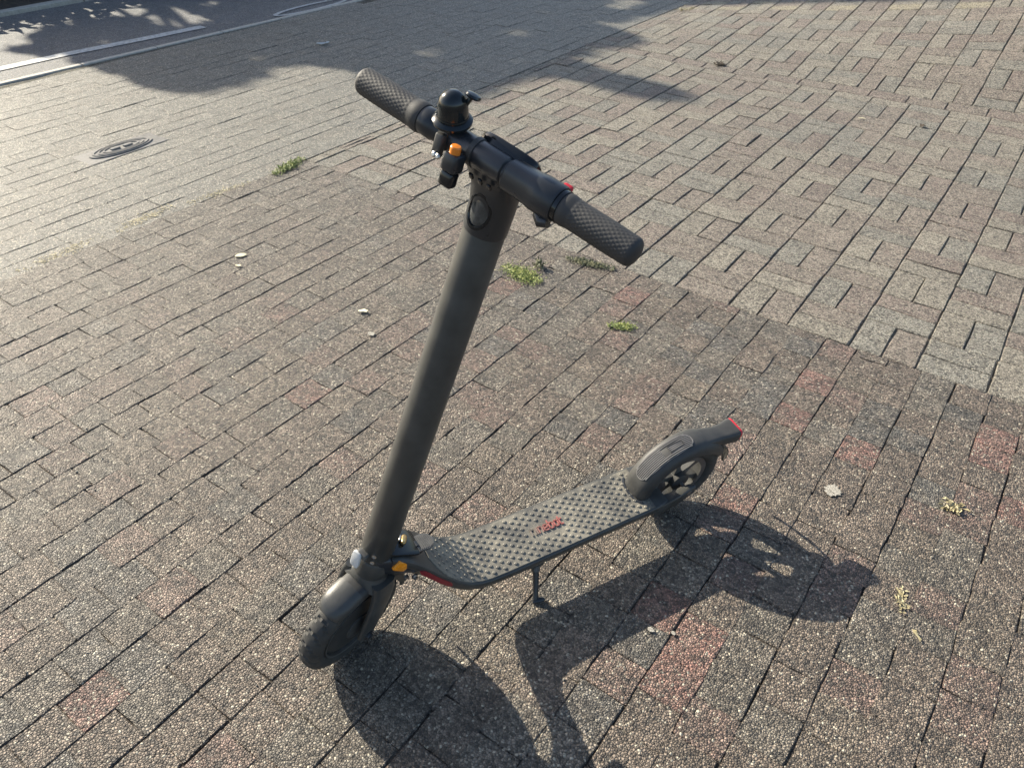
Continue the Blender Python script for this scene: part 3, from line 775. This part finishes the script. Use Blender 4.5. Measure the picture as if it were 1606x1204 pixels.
# fork
m = MB(ST); rings = []
for c, ra, rb, a, sq in ((.138, .0300, .0300, 0, 2), (.128, .0315, .0335, .001, 2.2), (.118, .031, .041, .002, 2.6), (.112, .028, .0455, .004, 3)):
    rings.append(m.frame_ring((a, 0, c), (1, 0, 0), (0, 1, 0), ra, rb, 28, sq))
m.loft(rings)
for sgn in (1, -1):
    rr = []
    for a, b, c, ha, hb in ((.0, .034, .128, .026, .010), (.0, .040, .108, .0265, .0085), (.002, .0425, .080, .0255, .0075), (.008, .044, .045, .023, .0072), (.0155, .045, .012, .0215, .0072), (.0189, .045, -.008, .020, .0072), (.0195, .045, -.022, .012, .006)):
        rr.append(m.frame_ring((a, sgn * b, c), (1, 0, 0), (0, 1, 0), ha, hb, 16, 3.2))
    m.loft(rr)
fork = m.build('fork', M_BODY, sco, 45)
for sgn in (1, -1):
    m = MB(ST); m.lathe((FC[0], sgn * .050, FC[1]), (0, sgn, 0), [(0, .011), (.004, .011), (.005, .008), (.008, .0075), (.0085, .003)], 12); m.build('axle_cap', M_PLAS_B, fork, 35)
FS = [(-.0295, .109), (-.0295, .1145), (-.0275, .1205), (-.021, .1255), (-.009, .1275), (.009, .1275), (.021, .1255), (.0275, .1205), (.0295, .1145), (.0295, .109)]
ff = arc_shell(ST, FC, 60, 118, FS, .003, 'front_fender', M_PLAS, sco, 24)
FS2 = [(-.031, .112), (-.0305, .118), (-.0275, .1235), (-.021, .128), (-.0115, .1306), (0, .1313), (.0115, .1306), (.021, .128), (.0275, .1235), (.0305, .118), (.031, .112)]
arc_shell(ST, FC, 48, 78, FS2, .003, 'fender_nose', M_BODY, ff, 28, lambda k: -.0055 * max(0, 1 - k * 2.4) ** 2, lambda k: .70 + .30 * math.sqrt(min(1, k * 2.2)))
arc_shell(ST, FC, 112, 166, FS, .003, 'fender_tail', M_PLAS, ff, 24, lambda k: .002 + .004 * k * k, lambda k: 1 - .12 * k)
m = MB(ST); rings = []
for t, r0, w in ((164, .131, .0265), (170, .134, .018), (176, .138, .008), (179, .140, .003)):
    rings.append([P2(FC, r0 + dr, R(t), b) for b, dr in ((-w, -.0015), (-w, .0012), (0, .003), (w, .0012), (w, -.0015), (0, .0))])
m.loft(rings); m.build('mud_flap', M_PLAS, ff, 45)

# --- stem
m = MB(ST); m.lathe((0, 0, .1785), (0, 0, 1), [(0, .0290), (.0015, .0300), (.30, .0292), (.675, .0282), (.679, .0270)], 40); stem = m.build('stem', M_BODY, sco, 40)
m = MB(ST); m.lathe((0, 0, .136), (0, 0, 1), [(0, .0305), (.002, .0318), (.036, .0318), (.0405, .0300), (.043, .0285)], 40); m.build('steering_collar', M_BODY, stem, 40)
m = MB(ST)
for b, c in ((-.004, .204), (-.003, .187)):
    n_ = Vector((math.cos(R(38)), math.sin(R(38)), 0)) if False else Vector((.88, .47, 0)); p = n_ * .0295 + Vector((0, 0, c))
    m.lathe(p, n_, [(0, .0042), (.0015, .0042), (.0017, .0026), (.0006, .0022)], 12)
m.build('stem_bolts', M_STEEL, stem, 30)
m = MB(ST); m.rbox((.0405, -.011, .184), (0, 1, 0), (0, 0, 1), (1, 0, 0), (.019, .038, .006), .001, None, 16, 5); o = m.build('white_reflector', M_WHITE, stem, 30); o['label'] = 'small white front reflector below the stem'
m = MB(ST); m.rbox((.033, -.004, .198), (0, 1, 0), (0, 0, 1), (1, 0, 0), (.022, .012, .014), .002); m.build('reflector_bracket', M_RIM, stem, 30)
m = MB(ST); m.rbox((-.0285, .008, .232), (0, 1, 0), (0, 0, 1), (1, 0, 0), (.016, .040, .004), .0012); m.build('charge_cover', M_RIM, stem, 30)
# head piece between stem and bar, with the lamp
BA, BC = .0396, .9547
m = MB(ST); rings = []
for c, a, ra, rb, sq in ((.852, 0, .0285, .0285, 2), (.856, 0, .0296, .0296, 2), (.890, .001, .0298, .0300, 2.1), (.912, .006, .0265, .0315, 2.6), (.930, .020, .0225, .0330, 3.2), (.944, .034, .0170, .0340, 3.4)):
    rings.append(m.frame_ring((a, 0, c), (1, 0, 0), (0, 1, 0), ra, rb, 32, sq))
m.loft(rings); headp = m.build('head_piece', M_PLAS_B, sco, 40)
def on_stem(ang, c, r): return Vector((r * math.cos(ang), r * math.sin(ang), c))
m = MB(ST); rr = []
for i in range(32):
    t = 2 * math.pi * i / 32; th = math.cos(t) * .58; z = math.sin(t) * .0235; z = z * (1.0 if z > 0 else 1.05)
    rr.append([on_stem(th * f, .886 + z * f, r) for f, r in ((1.06, .0285), (1.0, .0325), (.84, .0325), (.80, .0300))])
m.loop_loft(rr); m.build('lamp_bezel', M_GLOSS, headp, 40)
m = MB(ST); ringl = []
for f, r in ((.83, .0296), (.82, .0308), (.5, .0318), (.1, .0322)):
    ringl.append([on_stem(math.cos(2 * math.pi * i / 28) * .58 * f, .886 + math.sin(2 * math.pi * i / 28) * .0235 * f, r) for i in range(28)])
m.loft(ringl); m.build('headlamp', M_LENS, headp, 60)
m = MB(ST)
for b in (-.014, .0, .014): m.rbox((.0465, b, .929), (0, 1, 0), (.6, 0, .8), (.8, 0, -.6), (.006, .009, .003), .0008)
m.build('vent_slots', M_GLOSS, headp, 30)

# --- handlebar
def BR(b, a=0, c=0): return (BA + a, b, BC + c)
m = MB(ST); m.lathe(BR(-.110), (0, 1, 0), [(0, .0155), (.006, .0175), (.024, .0178), (.026, .0165), (.090, .0165), (.0915, .0172), (.135, .0172), (.137, .015), (.20, .0150)], 36)
bar = m.build('handlebar', M_PLAS_B, sco, 35)
# dash facing the rider
m = MB(ST); rings = []
for d, k in ((-.004, .92), (.002, 1), (.008, 1), (.0105, .93), (.0112, .7)):
    rings.append(m.frame_ring(Vector(BR(.012, -.0175, .0085)) + Vector((-.62, 0, .78)) * d, (0, 1, 0), (.78, 0, .62), .043 * k, .0155 * k, 28, 2.8))
m.loft(rings); m.build('display', M_GLOSS, bar, 40)
# grips with diamond knurl
def grip(b0, b1, name, flip):
    NA, NL = 96, 84; rings = []
    for i in range(NL + 1):
        k = i / NL; b = b0 + (b1 - b0) * k
        r = .0168 + .0022 * math.exp(-((k - .06) / .09) ** 2) + .0008 * math.sin(math.pi * k)
        if k > .93: r *= math.sqrt(max(0.02, 1 - ((k - .93) / .075) ** 2))
        ring = []
        for j in range(NA):
            t = 2 * math.pi * j / NA; kn = 0
            if .17 < k < .92:
                kn = .00065 * (abs(math.sin(10 * t + k * 26 * math.pi / 2)) * abs(math.sin(10 * t - k * 26 * math.pi / 2)))
            ring.append((BA + (r + kn) * math.cos(t), b, BC + (r + kn) * math.sin(t)))
        rings.append(ring)
    m = MB(ST); m.loft(rings); o = m.build(name, M_GRIP, sco, 60); return o
grip(-.104, -.2135, 'grip', 1)['label'] = 'knurled rubber grip on the far side beside the bell'
grip(.108, .2125, 'grip', -1)['label'] = 'knurled rubber grip on the near side beside the throttle'
# throttle sleeve and collar
m = MB(ST); rings = []
for b, r, sq in ((.030, .0170, 2.4), (.032, .0185, 2.8), (.066, .0192, 3.0), (.074, .0208, 2.8), (.080, .0218, 2.3), (.101, .0218, 2.2), (.1035, .0208, 2.2)):
    rings.append(m.frame_ring(BR(b), (1, 0, 0), (0, 0, 1), r, r, 36, sq))
m.loft(rings); thr = m.build('throttle', M_PLAS_B, sco, 35)
m = MB(ST); m.lathe(BR(.1025), (0, 1, 0), [(0, .0196), (.007, .0196), (.0075, .0180)], 32); m.build('throttle_ring', M_GLOSS, thr, 35)
m = MB(ST); m.rbox(BR(.093, -.021, .007), (-.8, 0, .6), (0, 1, 0), (.6, 0, .8), (.022, .014, .006), .002); m.build('thumb_lever', M_REDLT, thr, 35)
m = MB(ST); m.tube([BR(.084, .006, -.020), BR(.094, .010, -.0245), BR(.103, .010, -.021)], [.006, .0075, .006], 12); m.build('cable_boss', M_PLAS_B, thr, 40)
# bell
bax = Vector((.34, -.02, .94)).normalized(); bc = Vector(BR(-.062, .004, .017))
m = MB(ST); m.lathe(bc, bax, [(0, .0205), (.002, .0238), (.005, .0240), (.0072, .0215), (.0085, .0188), (.016, .0186), (.024, .0178), (.031, .0158), (.036, .0125), (.0395, .0075), (.041, .002)], 36); bell = m.build('bell', M_BELL, sco, 30)
m = MB(ST); m.lathe(bc + bax * .0095, bax, [(0, .0192), (.0012, .0197), (.0024, .0192)], 36); m.build('bell_rim', M_BELL, bell, 30)
bl = MB(ST); bl.lathe(BR(-.069), (0, 1, 0), [(0, .0165), (.0005, .0192), (.014, .0192), (.0145, .0165)], 30); bl.rbox(BR(-.060, .021, -.008), (1, 0, 0), (0, 1, 0), (0, 0, 1), (.010, .012, .030), .003); bl.build('bell_clamp', M_PLAS, bell, 35)
m = MB(ST); st_ = bc + bax * .036 + Vector((-.010, .013, .0)); m.tube([bc + bax * .028 + Vector((-.008, .012, 0)), st_ + Vector((-.003, .003, .004))], [.003, .003], 8)
m.lathe(st_ + Vector((-.004, .004, .003)), (-.1, .1, 1), [(0, .004), (.001, .0085), (.003, .0098), (.0052, .0085), (.0064, .003)], 18); m.build('bell_hammer', M_BELL, bell, 40)
m = MB(ST)
for db in (0, .006): m.lathe(BR(-.0585 + db, .0265, -.018), (1, 0, .15), [(0, .0032), (.002, .0036), (.0034, .002)], 12)
m.build('clamp_screws', M_STEEL, bell, 40)
# indicator switch box
m = MB(ST); m.rbox(BR(-.030, .0275, -.013), (1, 0, 0), (0, 1, 0), (0, 0, 1), (.020, .022, .022), .0025); sw = m.build('switch_box', M_PLAS_B, sco, 35)
m = MB(ST); m.rbox(BR(-.030, .0275, -.034), (1, 0, 0), (0, 1, 0), (0, 0, 1), (.015, .019, .018), .002); m.build('switch_plug', M_GLOSS, sw, 35)
m = MB(ST); m.lathe(BR(-.030, .029, -.003), (.12, 0, 1), [(0, .0066), (.009, .0066), (.0105, .0055), (.011, .002)], 20); o = m.build('orange_button', M_ORBTN, sw, 35); o['label'] = 'round orange push button'
m = MB(ST); m.lathe(BR(-.024), (0, 1, 0), [(0, .0160), (.0005, .0182), (.007, .0182), (.0075, .016)], 30); m.lathe(BR(-.0205, -.0205, .003), (0, 1, 0), [(-.006, .005), (.006, .005)], 12); m.build('clamp_band', M_PLAS, sw, 35)
# ------------------------------------------------------------------ small things on the ground
# street cap with an oval ribbed lid
cap = empty('manhole_cover', (-3.435, -.625, 0)); cap.rotation_euler = (0, 0, R(0)); tag(cap, 'rectangular iron street cap with an oval ribbed lid in the sidewalk', 'manhole cover')
m = MB(); rings = []
for x, y in ((-.078, -.20), (.078, -.20), (.078, .20), (-.078, .20)):
    kx, ky = (.055, .155)
    rings.append([(x, y, -.03), (x, y, .000), (x * .97, y * .98, .0018)])
m.loft([[r[k] for r in rings] for k in range(3)]); m.build('frame', M_IRON, cap, 30)
def oval(a, b, z, n=48): return [(a * math.cos(2 * math.pi * i / n), b * math.sin(2 * math.pi * i / n), z) for i in range(n)]
m = MB()
m.loft([oval(.064, .158, .0025), oval(.063, .157, .0068), oval(.058, .150, .007)]); lid = m.build('lid', M_IRON, cap, 30)
for s in (.88, .72, .56):
    m = MB(); m.loop_loft([[ (x * f, y * f, z) for f, z in ((s - .05, .006), (s - .04, .0105), (s + .02, .0105), (s + .03, .006))] for x, y, _ in oval(.062, .156, 0)]); m.build('ridge', M_IRON, lid, 30)
m = MB(); m.rbox((0, -.03, .010), (1, 0, 0), (0, 1, 0), (0, 0, 1), (.022, .045, .009), .002); m.rbox((.004, .032, .010), (1, 0, 0), (0, 1, 0), (0, 0, 1), (.022, .045, .009), .002); m.build('lifting_bar', M_IRON, lid, 30)
for sgn in (-1, 1):
    for k in range(1):
        pass

def tuft(x0, y0, x1, y1, wid, n, mat, name, label, cat, hmax=.022, blade=.006, seed=1, lay=.6):
    q = random.Random(seed); o = empty(name, ((x0 + x1) / 2, (y0 + y1) / 2, H(x0, y0))); V = []; F = []
    for k in range(n):
        t = min(1, max(0, q.gauss(.5, .25))); w = q.gauss(0, wid) * (1 - .6 * abs(t - .5))
        L = math.hypot(x1 - x0, y1 - y0); nx, ny = -(y1 - y0) / L, (x1 - x0) / L
        p = Vector((x0 + (x1 - x0) * t + nx * w, y0 + (y1 - y0) * t + ny * w, 0)) - Vector((o.location.x, o.location.y, 0))
        a = q.uniform(0, 6.28); h = q.uniform(.25, 1) * hmax; ln = q.uniform(.6, 1.4) * blade * 1.6; d = Vector((math.cos(a), math.sin(a), 0)); e = Vector((-d.y, d.x, 0)) * blade * q.uniform(.35, .6)
        z0 = Vector((0, 0, q.uniform(0, h * .6))); b = len(V)
        V += [p + z0, p + z0 + d * ln * .5 + e + Vector((0, 0, h * .6)), p + z0 + d * ln + Vector((0, 0, h * (1 - lay) )), p + z0 + d * ln * .5 - e + Vector((0, 0, h * .6))]
        F.append((b, b + 1, b + 2, b + 3))
    m = finish('leaves', V, F, mat, o, None, False); m['kind'] = 'stuff'
    tag(o, label, cat); return o
tuft(-2.635, -.40, -2.675, -.21, .017, 700, M_WEED, 'weed_tuft', 'bright green weed where sidewalk, setts and weave paving meet', 'weed', .017, .0055, 3)
tuft(-1.35, -.445, -1.19, -.475, .024, 1000, M_WEED, 'weed_tuft', 'yellow green weed between setts just right of the stem', 'weed', .014, .0048, 4)
tuft(-1.205, -.262, -1.03, -.232, .012, 700, M_WEEDG, 'weed_tuft', 'long dull green weed strip below the near grip', 'weed', .012, .0045, 5)
tuft(-.862, -.560, -.785, -.515, .011, 420, M_WEED, 'weed_tuft', 'small green weed alone among setts near the weave edge', 'weed', .011, .0042, 6)
tuft(-1.27, -.36, -1.235, -.395, .010, 70, M_WEEDG, 'weed_tuft', 'sparse grey green weed sprig above the yellow green weed', 'weed', .03, .007, 7)
tuft(-2.70, -1.12, -2.73, -.86, .016, 260, M_DRY, 'dry_moss', 'straw coloured moss in the sidewalk edge joint, nearer the left border', 'moss', .004, .0055, 8)
tuft(-2.69, -.80, -2.665, -.52, .015, 260, M_DRY, 'dry_moss', 'straw coloured moss in the sidewalk edge joint, just before the green weed', 'moss', .004, .0055, 9)
tuft(-2.70, -1.50, -2.71, -1.18, .018, 200, M_DRY, 'dry_moss', 'straw coloured moss reaching the left border of the view', 'moss', .004, .0055, 10)
tuft(.195, -.765, .225, -.735, .010, 60, M_DRY, 'dry_grass', 'small dry grass sprig right of the pale splash', 'grass', .012, .009, 11)
tuft(.17, -1.07, .19, -1.14, .005, 50, M_DRY, 'dry_grass', 'thin dry grass strand in a joint at the lower right', 'grass', .006, .006, 12)
tuft(-2.56, 3.52, -2.40, 3.70, .05, 150, M_DRY, 'dry_grass', 'dry yellow grass by the tree shade at the top', 'grass', .015, .012, 13)
tuft(-1.78, 2.37, -1.73, 2.39, .02, 60, M_BARK, 'dead_twigs', 'small clump of dead twigs on the weave paving near the fold', 'twigs', .02, .012, 14)
tuft(-1.42, -.50, -1.36, -.54, .012, 40, M_DRY, 'dry_grass', 'few dry blades below the yellow green weed', 'grass', .012, .008, 15)

def scrap(x, y, pts, thick, mat, name, label, cat, rz=0, curl=.0):
    z = H(x, y) + .0035; m = MB(); q = random.Random(int(x * 977))
    lo = [(px_, py_, curl * q.random()) for px_, py_ in pts]; cx_ = sum(p[0] for p in pts) / len(pts); cy_ = sum(p[1] for p in pts) / len(pts)
    m.loft([lo, [(a, b, c + thick) for a, b, c in lo], [(cx_ + (a - cx_) * .6, cy_ + (b - cy_) * .6, c + thick * 1.35) for a, b, c in lo]])
    o = m.build(name, mat, None, 40); o.location = (x, y, z); o.rotation_euler = (0, 0, rz); tag(o, label, cat); return o
def blob(rx, ry, n, seed, jit=.3):
    q = random.Random(seed); return [(rx * math.cos(2 * math.pi * i / n) * (1 + q.uniform(-jit, jit)), ry * math.sin(2 * math.pi * i / n) * (1 + q.uniform(-jit, jit))) for i in range(n)]
scrap(-1.551, -.974, [(-.012, -.006), (-.002, -.010), (.006, -.004), (.016, -.009), (.020, 0), (.010, .006), (.006, .014), (-.002, .008), (-.013, .007)], .0012, M_PALE, 'dried_leaf', 'pale yellow crumpled leaf left of the stem', 'leaf', .6, .006)
scrap(-1.437, -1.05, blob(.012, .010, 12, 3), .0007, M_SPLASH, 'gum_spot', 'round pale gum spot just below the crumpled leaf', 'gum')
scrap(-2.168, -.965, blob(.022, .010, 10, 4), .0012, M_PALE, 'paper_scrap', 'small pale scrap on setts left of the stem top', 'litter', 1.2, .003)
scrap(-2.115, -1.02, blob(.010, .006, 8, 5), .0010, M_PALE, 'paper_scrap', 'tiny pale scrap beside the larger scrap on setts', 'litter', .5, .002)
scrap(.227, -1.184, [(-.003, -.014), (.004, -.010), (.003, 0), (.006, .010), (0, .015), (-.004, .006), (-.001, -.002)], .0010, M_DRY, 'dried_leaf', 'narrow yellow dry leaf at the lower right', 'leaf', .9, .004)
scrap(-.226, -1.495, blob(.008, .005, 9, 6), .0010, M_SPLASH, 'bird_dropping', 'small white spot beside the scooter deck shadow', 'dropping')
scrap(-.185, -1.475, blob(.006, .004, 8, 16), .0010, M_SPLASH, 'bird_dropping', 'tinier white spot right of the deck shadow spot', 'dropping')
scrap(-.044, -.869, blob(.020, .021, 30, 7, .30), .0004, M_SPLASH, 'gum_spot', 'large pale rough splash on the setts right of the rear wheel', 'gum')
scrap(-4.02, 1.215, blob(.05, .014, 9, 8), .004, M_WHITE, 'paper_scrap', 'white paper scrap lying in the tree shade', 'litter', 1.3, .01)
scrap(-.473, 1.999, blob(.016, .014, 9, 9), .002, M_BARK, 'dead_leaf', 'small brown dead leaf on the weave paving at right', 'leaf', 0, .01)
scrap(-.76, 1.93, blob(.02, .006, 8, 10), .0015, M_PALE, 'dried_leaf', 'pale dry leaf lying across a weave joint', 'leaf', .4, .004)

# loose grit lying on the setts
q = random.Random(21); V = []; F = []
for k in range(900):
    x = q.uniform(-2.6, .6); y = q.uniform(-2.6, -.25); r = q.choice((.0009, .0012, .0016, .0024)) * q.uniform(.7, 1.2); b = len(V); a = q.uniform(0, 6.28)
    zc = H(x, y) + .0008
    for i in range(5): V.append((x + r * math.cos(a + i * 1.257) * q.uniform(.7, 1.2), y + r * math.sin(a + i * 1.257) * q.uniform(.7, 1.2), zc - .001))
    for i in range(5): V.append((x + r * .75 * math.cos(a + i * 1.257 + .4), y + r * .75 * math.sin(a + i * 1.257 + .4), zc + r * q.uniform(.5, .9)))
    for i in range(5): F.append((b + i, b + (i + 1) % 5, b + 5 + (i + 1) % 5, b + 5 + i))
    F.append(tuple(range(b + 5, b + 10)))
gr = finish('grit', V, F, simple('grit_stone', (.27, .25, .21), .8, 0, .6, 90), None, None, True); gr['kind'] = 'stuff'; gr['label'] = 'tiny loose grit scattered on the square setts'
